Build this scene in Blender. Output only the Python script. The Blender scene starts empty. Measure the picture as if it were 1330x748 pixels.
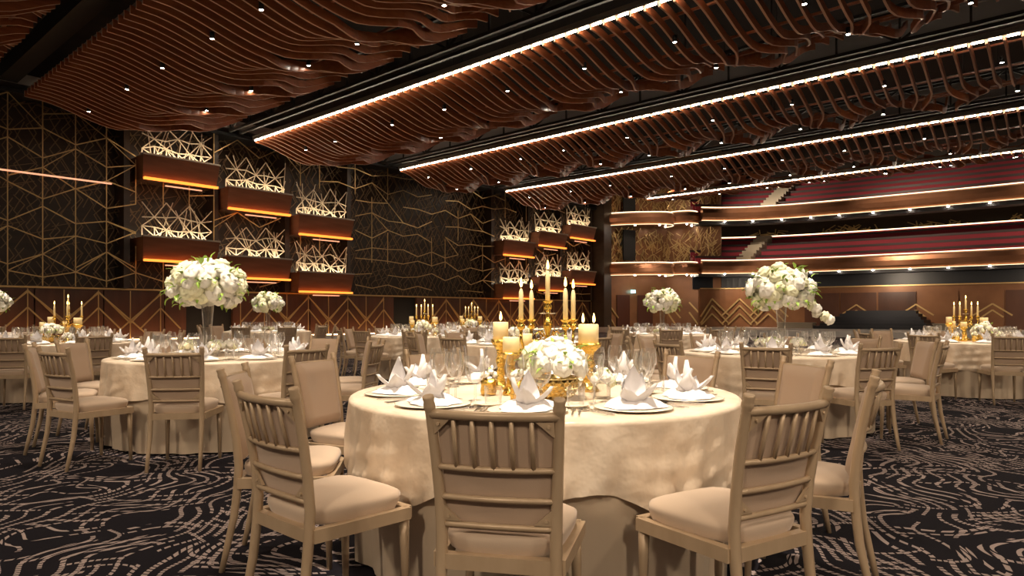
import bpy, math, random
from mathutils import Vector, Matrix, Quaternion
random.seed(7)
PI = math.pi
sc = bpy.context.scene
C = sc.collection

# ------------------------------------------------------------------ camera, world, exposure
FPX, CX, HY, H = 880.0, 665.0, 408.0, 1.165        # focal length (px of 1330), principal x, horizon row, eye height
TH = math.radians(41.5)                              # yaw of the view against the hall's long axis (+Y)
FWD = Vector((-math.sin(TH), math.cos(TH), 0)); RGT = Vector((math.cos(TH), math.sin(TH), 0))
cam_d = bpy.data.cameras.new('camera'); cam = bpy.data.objects.new('camera', cam_d); C.objects.link(cam)
cam.location = (0, 0, H); cam.rotation_euler = (PI/2, 0, TH)
cam_d.sensor_width = 36; cam_d.lens = 36*FPX/1330; cam_d.shift_y = (HY-374)/1330
cam_d.clip_end = 200
sc.camera = cam
sc.view_settings.view_transform = 'Standard'; sc.view_settings.look = 'None'
sc.view_settings.gamma = 1; sc.view_settings.use_curve_mapping = False
sc.view_settings.exposure = 0.48
sc.cycles.use_denoising = True
sc.cycles.max_bounces = 7; sc.cycles.diffuse_bounces = 3; sc.cycles.glossy_bounces = 3
sc.cycles.transparent_max_bounces = 12; sc.cycles.sample_clamp_indirect = 4.0
w = bpy.data.worlds.new('world'); sc.world = w; w.use_nodes = True
w.node_tree.nodes['Background'].inputs[0].default_value = (1.0, .80, .62, 1)
w.node_tree.nodes['Background'].inputs[1].default_value = 0.07
WARM = (1.0, .79, .585)

def W(lat, d, z=0):                                  # metres right of the camera, metres ahead -> hall position
    p = RGT*lat + FWD*d
    return Vector((p.x, p.y, z))

# hall lamps: a pin spot over every table and wide wash spots along the canopies
TABLES = {  # lat, depth, first chair bearing
 0: (.16, 3.5, -97.5), 1: (-2.8, 6.5, -78), 2: (2.8, 7.2, -78), 3: (6.8, 10.1, -107), 4: (-6.45, 9.7, -78),
 5: (-1.68, 12.7, -87), 6: (-1.0, 16.2, -80), 7: (-5.76, 16.0, -55), 8: (3.06, 13.8, -97), 10: (-10.9, 14.2, -90),
 11: (.1, 9.4, -86)}
def spot(name, loc, target, watt, angle, blend=.5, size=.06, col=WARM):
    l = bpy.data.lights.new(name, 'SPOT'); l.energy = watt; l.spot_size = math.radians(angle)
    l.spot_blend = blend; l.shadow_soft_size = size; l.color = col
    o = bpy.data.objects.new(name, l); C.objects.link(o); o.location = loc
    o.rotation_euler = (Vector(target)-Vector(loc)).to_track_quat('-Z', 'Y').to_euler()
    return o
for k, (la, d, a) in TABLES.items():
    p = W(la, d)
    spot('pin_spot', (p.x+.9, p.y-1.0, 7.1), (p.x, p.y, .8), 2600 if k == 0 else 1600, 24, .8, .10, (1.0, .84, .665))
for x in (-20, -12, -4, 4):
    for y in (2.5, 9.5, 16.5, 23, 30):
        spot('wash_spot', (x, y, 7.05), (x, y, 0), 520, 110, 1.0, .35)

for x, y in ((7,-4), (1,-7), (-8,-6), (11,3)):          # added fill lamps behind the camera, lighting the camera-facing sides
    spot('fill_spot', (x, y, 7.0), (-4, 7, .6), 900, 75, 1.0, .4)
for x in (-18, -10, -2, 6):                            # added unseen lamps that brighten the balcony seats
    spot('balcony_fill_spot', (x, 39.5, 9.6), (x+1.5, 47, 7.5), 1300, 75, 1.0, .3)
    spot('wall_fill_spot', (x, 41.5, 3.6), (x+1, 46, 1.0), 420, 120, 1.0, .2)  # added lamp brightening the wall under the balcony
spot('side_fill_spot', (-20.5, 37.2, 3.4), (-25, 42, 1.6), 350, 100, 1.0, .2); spot('side_fill_spot', (-20, 36.5, 9.0), (-24.5, 42, 6.6), 700, 80, 1.0, .2)  # two added lamps to lift the side wall and its doors

# ------------------------------------------------------------------ mesh helpers
class MB:
    def __init__(s): s.v = []; s.f = []; s.sm = []
    def add(s, vs, fs, smooth=False):
        o = len(s.v); s.v += [tuple(v) for v in vs]
        s.f += [tuple(i+o for i in f) for f in fs]; s.sm += [smooth]*len(fs); return s
    def box(s, lo, hi):
        x0, y0, z0 = lo; x1, y1, z1 = hi
        return s.add([(x0,y0,z0),(x1,y0,z0),(x1,y1,z0),(x0,y1,z0),(x0,y0,z1),(x1,y0,z1),(x1,y1,z1),(x0,y1,z1)],
                     [(3,2,1,0),(4,5,6,7),(0,1,5,4),(1,2,6,5),(2,3,7,6),(3,0,4,7)])
    def bar(s, a, b, w, h=None):                      # rectangular bar between two points
        a, b = Vector(a), Vector(b); h = h or w; d = (b-a).normalized()
        up = Vector((0,0,1)) if abs(d.z) < .95 else Vector((0,1,0))
        r = d.cross(up).normalized(); u = r.cross(d)
        vs = [p + r*(w/2*i) + u*(h/2*j) for p in (a, b) for i, j in ((-1,-1),(1,-1),(1,1),(-1,1))]
        return s.add(vs, [(0,1,2,3),(7,6,5,4),(0,4,5,1),(1,5,6,2),(2,6,7,3),(3,7,4,0)])
    def tube(s, pts, rad, n=8, caps=True, smooth=True, flat=1.0):
        pts = [Vector(p) for p in pts]
        if not isinstance(rad, (list, tuple)): rad = [rad]*len(pts)
        vs = []; ref = None
        for i, p in enumerate(pts):
            d = (pts[min(i+1, len(pts)-1)] - pts[max(i-1, 0)]).normalized()
            if ref is None: ref = Vector((0,0,1)) if abs(d.z) < .9 else Vector((1,0,0))
            r = d.cross(ref).normalized(); u = r.cross(d)
            for k in range(n):
                a = 2*PI*k/n
                vs.append(p + (r*math.cos(a) + u*(math.sin(a)*flat))*rad[i])
        fs = [(i*n+k, i*n+(k+1)%n, (i+1)*n+(k+1)%n, (i+1)*n+k) for i in range(len(pts)-1) for k in range(n)]
        s.add(vs, fs, smooth)
        if caps:
            o = len(s.v)-len(vs)
            s.f += [tuple(o+k for k in range(n))[::-1], tuple(o+(len(pts)-1)*n+k for k in range(n))]; s.sm += [False]*2
        return s
    def lathe(s, prof, n=24, o=(0,0,0), smooth=True, cap0=False, cap1=False):
        vs = [(o[0]+r*math.cos(2*PI*k/n), o[1]+r*math.sin(2*PI*k/n), o[2]+z) for r, z in prof for k in range(n)]
        fs = [(i*n+k, i*n+(k+1)%n, (i+1)*n+(k+1)%n, (i+1)*n+k) for i in range(len(prof)-1) for k in range(n)]
        s.add(vs, fs, smooth); b = len(s.v)-len(vs)
        if cap0: s.f.append(tuple(b+k for k in range(n))[::-1]); s.sm.append(False)
        if cap1: s.f.append(tuple(b+(len(prof)-1)*n+k for k in range(n))); s.sm.append(False)
        return s
    def grid(s, fn, nu, nv, smooth=True, closed=False):
        vs = [fn(i/nu, j/nv) for j in range(nv+1) for i in range(nu+1)]
        fs = [(j*(nu+1)+i, j*(nu+1)+i+1, (j+1)*(nu+1)+i+1, (j+1)*(nu+1)+i) for j in range(nv) for i in range(nu)]
        return s.add(vs, fs, smooth)
    def mesh(s, name, mat=None):
        m = bpy.data.meshes.new(name); m.from_pydata(s.v, [], s.f)
        m.polygons.foreach_set('use_smooth', s.sm); m.update()
        if mat: m.materials.append(mat)
        return m
def ob(name, mesh, parent=None, loc=(0,0,0), rot=(0,0,0), scl=(1,1,1)):
    o = bpy.data.objects.new(name, mesh); C.objects.link(o)
    o.location = loc; o.rotation_euler = rot; o.scale = scl
    if parent is not None: o.parent = parent
    return o
def tag(o, label, cat, group=None, kind=None):
    if label: o['label'] = label
    if cat: o['category'] = cat
    if group: o['group'] = group
    if kind: o['kind'] = kind
    return o
def thing(name, label, cat, loc=(0,0,0), rz=0, group=None):
    o = bpy.data.objects.new(name, None); C.objects.link(o); o.empty_display_size = .1
    o.location = loc; o.rotation_euler = (0, 0, rz)
    return tag(o, label, cat, group)
def struct(name, mesh, label=None, **k):
    o = ob(name, mesh, **k); o['kind'] = 'structure'
    if label: o['label'] = label
    return o

# ------------------------------------------------------------------ materials
def mat(name, col, rough=.5, metal=0, noise=None, bump=None, sheen=0, emit=None, spec=None, coat=0, stretch=None):
    m = bpy.data.materials.new(name); m.use_nodes = True; nt = m.node_tree; b = nt.nodes['Principled BSDF']
    b.inputs['Base Color'].default_value = (*col, 1); b.inputs['Roughness'].default_value = rough
    b.inputs['Metallic'].default_value = metal
    if sheen: b.inputs['Sheen Weight'].default_value = sheen
    if spec is not None: b.inputs['Specular IOR Level'].default_value = spec
    if coat: b.inputs['Coat Weight'].default_value = coat; b.inputs['Coat Roughness'].default_value = .15
    if emit: b.inputs['Emission Color'].default_value = (*emit[0], 1); b.inputs['Emission Strength'].default_value = emit[1]
    if noise or bump:
        tc = nt.nodes.new('ShaderNodeTexCoord'); mp = nt.nodes.new('ShaderNodeMapping')
        nt.links.new(tc.outputs['Object'], mp.inputs[0])
        if stretch: mp.inputs['Scale'].default_value = stretch
    if noise:                                          # (scale, second colour)
        n = nt.nodes.new('ShaderNodeTexNoise'); n.inputs['Scale'].default_value = noise[0]; n.inputs['Detail'].default_value = 4
        nt.links.new(mp.outputs[0], n.inputs['Vector'])
        r = nt.nodes.new('ShaderNodeValToRGB'); r.color_ramp.elements[0].position = .35; r.color_ramp.elements[1].position = .68
        r.color_ramp.elements[0].color = (*col, 1); r.color_ramp.elements[1].color = (*noise[1], 1)
        nt.links.new(n.outputs[0], r.inputs[0]); nt.links.new(r.outputs[0], b.inputs['Base Color'])
    if bump:                                           # (scale, strength, distance)
        n2 = nt.nodes.new('ShaderNodeTexNoise'); n2.inputs['Scale'].default_value = bump[0]; n2.inputs['Detail'].default_value = 3
        nt.links.new(mp.outputs[0], n2.inputs['Vector'])
        bp = nt.nodes.new('ShaderNodeBump'); bp.inputs['Strength'].default_value = bump[1]; bp.inputs['Distance'].default_value = bump[2]
        nt.links.new(n2.outputs[0], bp.inputs['Height']); nt.links.new(bp.outputs[0], b.inputs['Normal'])
    return m
def emis(name, col, s): return mat(name, (0,0,0), 1, emit=(col, s))
def glass_mat(name, tint=(1,1,1), lo=.06, hi=.75):
    m = bpy.data.materials.new(name); m.use_nodes = True; nt = m.node_tree; nt.nodes.clear()
    out = nt.nodes.new('ShaderNodeOutputMaterial'); mx = nt.nodes.new('ShaderNodeMixShader')
    t = nt.nodes.new('ShaderNodeBsdfTransparent'); t.inputs[0].default_value = (*tint, 1)
    g = nt.nodes.new('ShaderNodeBsdfGlossy'); g.inputs['Roughness'].default_value = .09
    lw = nt.nodes.new('ShaderNodeLayerWeight'); lw.inputs[0].default_value = .45
    mr = nt.nodes.new('ShaderNodeMapRange'); mr.inputs[3].default_value = lo; mr.inputs[4].default_value = hi
    nt.links.new(lw.outputs['Facing'], mr.inputs[0]); nt.links.new(mr.outputs[0], mx.inputs[0])
    nt.links.new(t.outputs[0], mx.inputs[1]); nt.links.new(g.outputs[0], mx.inputs[2])
    df = nt.nodes.new('ShaderNodeBsdfTranslucent'); df.inputs[0].default_value = (.95,.93,.9,1); m2 = nt.nodes.new('ShaderNodeMixShader')
    mr2 = nt.nodes.new('ShaderNodeMapRange'); mr2.inputs[1].default_value = .25; mr2.inputs[3].default_value = .03; mr2.inputs[4].default_value = .45  # whitish rim mixed in to stand for light caught by the glass
    nt.links.new(lw.outputs['Facing'], mr2.inputs[0]); nt.links.new(mr2.outputs[0], m2.inputs[0])
    nt.links.new(mx.outputs[0], m2.inputs[1]); nt.links.new(df.outputs[0], m2.inputs[2]); nt.links.new(m2.outputs[0], out.inputs[0])
    return m
M = dict(
 wood=mat('champagne_wood', (.47,.345,.22), .36, .15, noise=(14,(.54,.405,.265)), stretch=(1,1,.3)),
 fabric=mat('beige_fabric', (.60,.465,.345), .8, sheen=.3, bump=(260,.25,.002)),
 pad=mat('taupe_fabric', (.48,.35,.25), .82, sheen=.3, bump=(260,.25,.002)),
 cloth=mat('ivory_linen', (.68,.55,.40), .62, sheen=.2, bump=(9,.12,.02)),
 topper=mat('ivory_satin', (.66,.53,.39), .33, spec=.7, noise=(4,(.84,.72,.57)), bump=(9,.34,.03)),
 plate=mat('cream_china', (.82,.74,.60), .18), napkin=mat('white_linen', (.83,.81,.82), .75, bump=(40,.2,.004)),
 silver=mat('polished_steel', (.75,.73,.70), .18, 1), gold=mat('polished_gold', (.83,.56,.13), .2, 1, bump=(30,.15,.004)),
 goldm=mat('pale_gold', (.86,.68,.34), .26, 1), goldrough=mat('crumpled_gold', (.80,.53,.12), .25, 1, bump=(35,1.0,.02)),
 wax=mat('ivory_wax', (.84,.68,.38), .5, emit=((1,.62,.2),.08)), flame=emis('candle_flame', (1,.62,.16), 9), wick=mat('wick', (.02,.015,.01), .9),  # wax glows faintly by itself in place of flame light
 glass=glass_mat('clear_glass'), vase=glass_mat('vase_glass', (.97,.96,.93), .10, .8),
 petal=mat('white_petal', (.84,.82,.74), .9, spec=.1), petalg=mat('cream_petal', (.80,.79,.56), .9, spec=.1),
 leaf=mat('fresh_leaf', (.20,.36,.04), .5, noise=(20,(.36,.52,.08))),
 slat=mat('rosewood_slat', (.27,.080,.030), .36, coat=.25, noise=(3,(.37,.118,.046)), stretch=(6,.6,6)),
 led=emis('led_white', (1,.84,.64), 30), spotlens=emis('lamp_lens', (1,.9,.74), 45), alu=mat('led_housing', (.32,.27,.22), .4, .6),
 black=mat('black_metal', (.022,.021,.020), .5, .3), ceil=mat('black_ceiling', (.012,.011,.010), .9),
 grey=mat('grey_board', (.30,.29,.28), .7),
 brass=mat('aged_brass', (.60,.41,.18), .38, .75), brass2=mat('dark_brass', (.20,.128,.065), .5, .4), edge=mat('lit_slat_edge', (.58,.36,.245), .4),
 wall=mat('dark_walnut', (.034,.021,.013), .38, noise=(1.2,(.052,.030,.018)), stretch=(1,.4,3)),
 dado=mat('red_walnut', (.075,.028,.014), .32, noise=(1.5,(.105,.040,.020)), stretch=(1,3,.4)),
 box=mat('walnut_parapet', (.17,.066,.032), .33, noise=(2,(.23,.095,.048)), stretch=(1,.4,3)),
 amber=emis('amber_led', (1,.23,.03), 2.0), footled=emis('foot_led', (1,.58,.28), 6.5), boxled=emis('box_led', (1,.82,.60), 22), glow=emis('balcony_led', (1,.72,.42), 2.6),
 cream=mat('ivory_rod', (.66,.55,.38), .45),
 copper=mat('copper_fascia', (.34,.15,.075), .30, .7, noise=(.8,(.46,.22,.12))),
 velvet=mat('crimson_velvet', (.30,.012,.030), .7, sheen=.5), step=mat('dark_step', (.018,.019,.024), .5),
 backwall=mat('copper_wall', (.20,.085,.036), .35, .25, noise=(.7,(.29,.13,.055))), dark=mat('dark_opening', (.006,.005,.005), .8),
 pale=mat('pale_floor', (.62,.58,.54), .4, noise=(.5,(.68,.64,.59))), door=mat('door_wood', (.075,.022,.011), .35),
 darkglass=mat('dark_glass', (.008,.01,.016), .35), rowshade=mat('row_gap_shade', (.035,.012,.012), .5), teal=emis('sign_light', (.30,.85,1.0), 4), stair=mat('stair_stone', (.42,.36,.27), .6),
 rope=mat('pink_led_rail', (.55,.30,.20), .4, emit=((1,.45,.25), .8)),
)
def carpet():
    m = bpy.data.materials.new('patterned_carpet'); m.use_nodes = True; nt = m.node_tree; N = nt.nodes; L = nt.links
    b = N['Principled BSDF']; b.inputs['Roughness'].default_value = .92; b.inputs['Specular IOR Level'].default_value = .1
    geo = N.new('ShaderNodeNewGeometry')
    def math_(op, a, c=None, d=None):
        n = N.new('ShaderNodeMath'); n.operation = op
        for i, x in enumerate((a, c, d)):
            if x is None: continue
            if isinstance(x, (int, float)): n.inputs[i].default_value = x
            else: L.new(x, n.inputs[i])
        return n.outputs[0]
    def noise(scale, off, detail=1.0):
        mp = N.new('ShaderNodeMapping'); mp.inputs['Location'].default_value = off; L.new(geo.outputs['Position'], mp.inputs[0])
        n = N.new('ShaderNodeTexNoise'); n.noise_dimensions = '2D'; n.inputs['Scale'].default_value = scale
        n.inputs['Detail'].default_value = detail; L.new(mp.outputs[0], n.inputs['Vector']); return n.outputs[0]
    sx = N.new('ShaderNodeSeparateXYZ'); L.new(geo.outputs['Position'], sx.inputs[0])
    x, y = sx.outputs[0], sx.outputs[1]
    rx = math_('ADD', math_('MULTIPLY', x, .72), math_('MULTIPLY', y, .69)); ry = math_('SUBTRACT', math_('MULTIPLY', y, .72), math_('MULTIPLY', x, .69))
    def field(axis, o1, o2, dx=0.0, dy=0.0):
        r = math_('ADD', axis, (dx*.72+dy*.69) if axis == rx else (dy*.72-dx*.69))
        a = math_('ADD', r, math_('MULTIPLY', math_('SUBTRACT', noise(.9, (o1[0]+dx, o1[1]+dy, 0), 0), .5), .80))
        return math_('MULTIPLY', math_('ADD', a, math_('MULTIPLY', math_('SUBTRACT', noise(2.4, (o2[0]+dx, o2[1]+dy, 0), 0), .5), .36)), 9.3)
    def with_grad(axis, o1, o2):
        u = field(axis, o1, o2); e = .01
        gx = math_('SUBTRACT', field(axis, o1, o2, e, 0), u); gy = math_('SUBTRACT', field(axis, o1, o2, 0, e), u)
        g = math_('DIVIDE', math_('SQRT', math_('ADD', math_('MULTIPLY', gx, gx), math_('MULTIPLY', gy, gy))), e)
        return u, math_('MAXIMUM', g, 1.5)
    (U, GU), (V, GV) = with_grad(rx, (3,1), (7,2)), with_grad(ry, (11,5), (1,9))
    def tri(v): return math_('ABSOLUTE', math_('SUBTRACT', math_('FRACT', v), .5))
    def rnd_(v, k): return math_('FRACT', math_('MULTIPLY', math_('SINE', math_('MULTIPLY', math_('FLOOR', v), k)), 437.5))
    def family(u, gu, v, freq, dens, k):
        h = rnd_(u, k); width = math_('ADD', .0075, math_('MULTIPLY', h, .0075))
        line = math_('LESS_THAN', math_('DIVIDE', tri(u), gu), width)
        dash = math_('LESS_THAN', tri(math_('ADD', math_('MULTIPLY', v, freq), math_('MULTIPLY', h, 3.7))), .34)
        seg = math_('GREATER_THAN', math_('SINE', math_('ADD', math_('MULTIPLY', v, .9), math_('MULTIPLY', h, 40.0))), dens)
        return math_('MULTIPLY', math_('MULTIPLY', line, dash), seg)
    f = math_('MAXIMUM', family(U, GU, V, 2.7, -.85, 12.98), family(V, GV, U, 2.7, .15, 78.2))
    mx = N.new('ShaderNodeMix'); mx.data_type = 'RGBA'; L.new(f, mx.inputs[0])
    mx.inputs[6].default_value = (.0125,.0112,.0155,1); mx.inputs[7].default_value = (.40,.325,.305,1)
    L.new(mx.outputs[2], b.inputs['Base Color'])
    n = noise(400, (0,0,0), 2); bp = N.new('ShaderNodeBump'); bp.inputs['Strength'].default_value = .5; bp.inputs['Distance'].default_value = .004
    L.new(n, bp.inputs['Height']); L.new(bp.outputs[0], b.inputs['Normal'])
    return m
M['carpet'] = carpet()

# ------------------------------------------------------------------ the hall's shell
struct('floor', MB().box((-27.2,-9,-.2), (16,36.6,0)).mesh('floor', M['carpet']), 'dark carpet with pale dotted swirling lines')
FZ = .30
struct('baseboard_left', MB().box((-27.2,-8,0), (-25.75,36.6,.24)).mesh('baseboard_left', M['pale']), 'low pale plinth along the foot of the side wall')
struct('floor_2', MB().box((-27.2,36.6,-.2), (16,56,FZ)).mesh('floor_2', M['pale']), 'raised pale floor below the balconies')
struct('ceiling', MB().box((-27.5,-9,13.6), (16,56,13.8)).mesh('ceiling', M['ceil']), 'black void above the slatted canopies')
wl = struct('wall_left', MB().box((-27.6,-9,0), (-27.2,38.2,13.6)).mesh('wall_left', M['wall']), 'dark side wall behind a web of brass rods')
UNIT = {}
def rod(parent, a, b, w, m, name='lattice_rod', h=None):
    if m not in UNIT: UNIT[m] = MB().box((-.5,-.5,-.5), (.5,.5,.5)).mesh('rod', M[m])
    a, b = Vector(a), Vector(b); d = b-a
    o = ob(name, UNIT[m], parent); o.location = (a+b)/2
    o.rotation_mode = 'QUATERNION'; o.rotation_quaternion = d.to_track_quat('Z', 'X'); o.scale = (w, h or w, d.length)
    return o
# dado panels at the foot of the side wall, with the ledge rail above them
D = 26.0
BW, PER, Y0 = .105*D, .118*D, .357*D
y = -6.0
DOORS = [(.4015*D+.75, .4015*D+2.6), (.803*D+.35, .803*D+1.85)]
while y < 38.0:
    y2 = min(y+2.05, 38.0)
    inside = [d for d in DOORS if d[0] < y2 and d[1] > y]
    a, b = y+.02, y2-.02
    segs = [(a, b)]
    for d0, d1 in inside: segs = [t for s0, s1 in segs for t in ((s0, min(s1, d0)), (max(s0, d1), s1)) if t[1]-t[0] > .08]
    for s0, s1 in segs:
        ob('dado_panel', MB().box((-27.2, s0, .25), (-26.6, s1, 2.02)).mesh('dado_panel', M['dado']), wl)
    y += 2.05
ob('ledge', MB().box((-27.2,-8,2.03), (-26.48,38,2.09)).mesh('ledge', M['brass']), wl)
for d0, d1 in DOORS:
    dr = ob('doorway', MB().box((-27.25, d0, 0), (-26.75, d1, 2.02)).mesh('doorway', M['dark']), wl)
# lower chevrons, one big and one small nested peak per panel
rnd = random.Random(3)
yc = 1.0 + (.6268*D - 1.0) % 2.05
XL = -26.32
def in_door(y): return any(d0-.05 < y < d1+.05 for d0, d1 in DOORS)
k = 0
while yc < 37:
    for s in (-1, 1):
        for zp, zb, hw in ((1.93,.85,1.02), (1.38,.62,.72), (1.90,.50,1.5)):
            ya, yb = yc+s*.01, yc+s*hw
            if in_door(ya) or in_door(yb) or in_door((ya+yb)/2): continue
            rod(wl, (XL+.03*(hw>1.2), ya, zp), (XL+.03*(hw>1.2), yb, zb), .045, 'brass')
    if not in_door(yc): rod(wl, (XL, yc, .25), (XL, yc, 2.0), .03, 'brass')
    if not in_door(yc+1.02): rod(wl, (XL, yc+1.02, .25), (XL, yc+1.02, 2.0), .03, 'brass')
    yc += 2.05
# box columns
COLS = [(Y0+i*PER, zu, zl) for i, (zu, zl) in enumerate(((6.88,3.97),(6.16,3.47),(5.43,3.0)))]
COLS += [(1.087*D+i*.1215*D, zu, zl) for i, (zu, zl) in enumerate(((5.40,2.95),(6.17,3.48),(6.9,4.0)))]
XR = -26.15                                            # plane of the main rods
def blocked(y, z):                                     # inside a box parapet or its lit opening
    for yb, zu, zl in COLS:
        if yb-.05 < y < yb+BW+.05 and (zu-.95 < z < zu+1.4 or zl-.95 < z < zl+1.25): return True
    return False
# upper web: verticals, wavy level lines with kinks at the verticals, crossing diagonals
SP = .94
ys = [Y0-.04-SP*9 + SP*i for i in range(48)]
ys = [y for y in ys if y < 37.5]
nmain = 0
fine = MB()
def wrod(a, b, w):
    global nmain
    mid = (Vector(a)+Vector(b))/2
    pts = [Vector(a).lerp(Vector(b), t) for t in (.1,.5,.9)]
    if any(blocked(p.y, p.z) for p in pts): return
    if mid.y < 21 and nmain < 230:
        rod(wl, a, b, w, 'brass'); nmain += 1
    else: fine_main.bar(a, b, w*1.1)
fine_main = MB()
levels = [2.45, 3.0, 3.7, 4.3, 5.0, 5.7, 6.4, 7.1, 7.8]
Z = {}
for i, yv in enumerate(ys):
    for j, z in enumerate(levels): Z[i, j] = z + ((.24 if (i+j) % 2 else -.20)*(1 if yv < 17.5 else .45) + rnd.uniform(-.16,.16))*(1 if j else .5)
for i, yv in enumerate(ys):
    z0 = 2.1
    for j in range(len(levels)):
        if i+1 < len(ys) and rnd.random() < (.86 if yv < 17.5 else .9): wrod((XR, yv, Z[i,j]), (XR, ys[i+1], Z[i+1,j]), .035)
        if i+1 < len(ys) and j+1 < len(levels) and rnd.random() < (.34 if yv < 17.5 else .06):
            if (i+j) % 2: wrod((XR, yv, Z[i,j]), (XR, ys[i+1], Z[i+1,j+1]), .028)
            else: wrod((XR, yv, Z[i,j+1]), (XR, ys[i+1], Z[i+1,j]), .028)
for i, yv in enumerate(ys):
    zs = 2.1
    for zt in (3.6, 5.1, 6.7, 8.2):
        if not blocked(yv, (zs+zt)/2) and (yv < 17.5 or rnd.random() < .35): fine_main.bar((XR-.02, yv, zs), (XR-.02, yv, zt), .03)
        zs = zt
o = ob('lattice_rods', fine_main.mesh('lattice_rods', M['brass']), wl); o['kind'] = 'stuff'
yv = -2.0
while yv < 37.4:                                        # second, deeper layer: mirrored zigzags forming tall thin diamonds
    for sg in (-1, 1):
        z = 2.1; side = sg; x = -26.75+.06*sg
        while z < 8.1:
            z2 = min(8.15, z+rnd.uniform(.30,.62)); w0 = .15*side; w1 = .15*-side
            if rnd.random() < .93: fine.bar((x, yv+w0+rnd.uniform(-.03,.03), z), (x, yv+w1+rnd.uniform(-.03,.03), z2), .026)
            if rnd.random() < .10: fine.bar((x, yv-.4, z2-.12), (x, yv+.4, z2+.12), .024)
            side = -side; z = z2
    yv += .33
o = ob('inner_lattice', fine.mesh('inner_lattice', M['brass2']), wl); o['kind'] = 'stuff'
ob('top_rail', MB().box((-27.2,-8,8.2), (-26.0,38,8.3)).mesh('top_rail', M['black']), wl)
ob('cornice_board', MB().box((-27.2,-8,8.65), (-26.6,38,9.0)).mesh('cornice_board', M['pale']), wl)
ob('handrail', MB().box((-26.0,1.0,5.66), (-25.95,8.4,5.71)).mesh('handrail', M['rope']), wl)
for yp in [Y0-.30, Y0+PER-.17, Y0+2*PER-.17, Y0+3*PER-.12, 1.087*D-.25, 1.2*D+.05, 1.325*D-.05, 1.452*D]:  # dark pilasters between the box columns
    ob('pilaster', MB().box((-27.2, yp-.1, 2.1), (-26.25, yp+.1, 8.2)).mesh('pilaster', M['wall']), wl)
# opera boxes
ordn = ['first', 'second', 'third', 'fourth', 'fifth', 'sixth']
for ci, (yb, zu, zl) in enumerate(COLS):
    for tier, zt in (('upper', zu), ('lower', zl)):
        hh = .87
        grp = 'near opera boxes' if ci < 3 else 'far opera boxes'
        lab = {0: 'stepping down beside the big dark lattice', 1: 'in the middle of the near trio', 2: 'lowest of the near trio',
               3: 'lowest of the far trio', 4: 'in the middle of the far trio', 5: 'highest of the far trio by the pillar'}[ci]
        t = thing('opera_box', f'{tier} walnut opera box with lit lattice above, {lab}', 'opera box', (-26.0, yb, zt-hh), 0, grp)
        # fascia leaning outwards, parapet cap, floor
        mb = MB().add([(.24,.05,0),(.24,BW-.05,0),(.45,BW,hh-.06),(.45,0,hh-.06),(-1.1,.05,0),(-1.1,BW-.05,0),(-1.1,BW,hh-.06),(-1.1,0,hh-.06)],
                      [(0,1,2,3),(1,5,6,2),(4,0,3,7),(4,5,1,0),(5,4,7,6),(3,2,6,7)])
        ob('parapet', mb.mesh('parapet', M['box']), t)
        ob('parapet_cap', MB().box((.30,-.02,hh-.06), (.48,BW+.02,hh)).mesh('parapet_cap', M['alu']), t)
        ob('under_light', MB().box((.28,.05,-.05), (.42,BW-.05,.03)).mesh('under_light', M['amber']), t)
        ob('light_bracket', MB().box((.0,.9,-.16), (.05,BW-.5,-.12)).mesh('light_bracket', M['rope']), t)
        ob('top_light', MB().box((.16,.12,hh-.058), (.24,BW-.12,hh-.02)).mesh('top_light', M['boxled']), t)
        # lit lattice in the opening, standing on the parapet
        joined = MB(); r2 = random.Random(ci*10+(tier == 'upper'))
        def lrod(a, b, w):
            if ci < 3: rod(t, a, b, w, 'cream')
            else: joined.bar(a, b, w*1.5)
        n = 6; nod = [[(0.0, BW*(.04+.92*i/n), hh+zz+(r2.uniform(-.1,.1) if 0 < jj else 0)) for i in range(n+1)] for jj, zz in enumerate((0.02,.30,.72,1.2))]
        for jj in range(3):
            for i in range(n):
                if jj: lrod(nod[jj][i], nod[jj][i+1], .035)
                lrod(nod[jj][i], nod[jj+1][i+1], .03) if (i+jj) % 2 else lrod(nod[jj][i+1], nod[jj+1][i], .03)
                if jj == 0 and r2.random() < .8: lrod(nod[0][i], nod[1][i], .03)
                if jj == 0 and r2.random() < .6: lrod((0, nod[0][i][1]+.2, hh+.02), nod[1][i], .026)
        for q in range(9):
            ya = BW*r2.uniform(.05,.95); lrod((-.03, ya, hh+.02), (-.03, min(BW-.05, max(.05, ya+r2.uniform(-.5,.5))), hh+r2.uniform(.6,1.5)), .026)
        if ci >= 3:
            o = ob('lattice', joined.mesh('lattice', M['cream']), t); o['kind'] = 'stuff'
# LED wash set into the foot of the wall
struct('trim_1', MB().box((-26.2,-6,.24), (-26.05,36.5,.28)).mesh('trim_1', M['footled']), 'amber light channel along the foot of the side wall')
# pillar at the end of the side wall
struct('wall_pillar', MB().box((-27.2,38.0,0), (-25.4,38.9,13.6)).mesh('wall_pillar', M['wall']), 'dark pillar closing the side wall')

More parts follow.
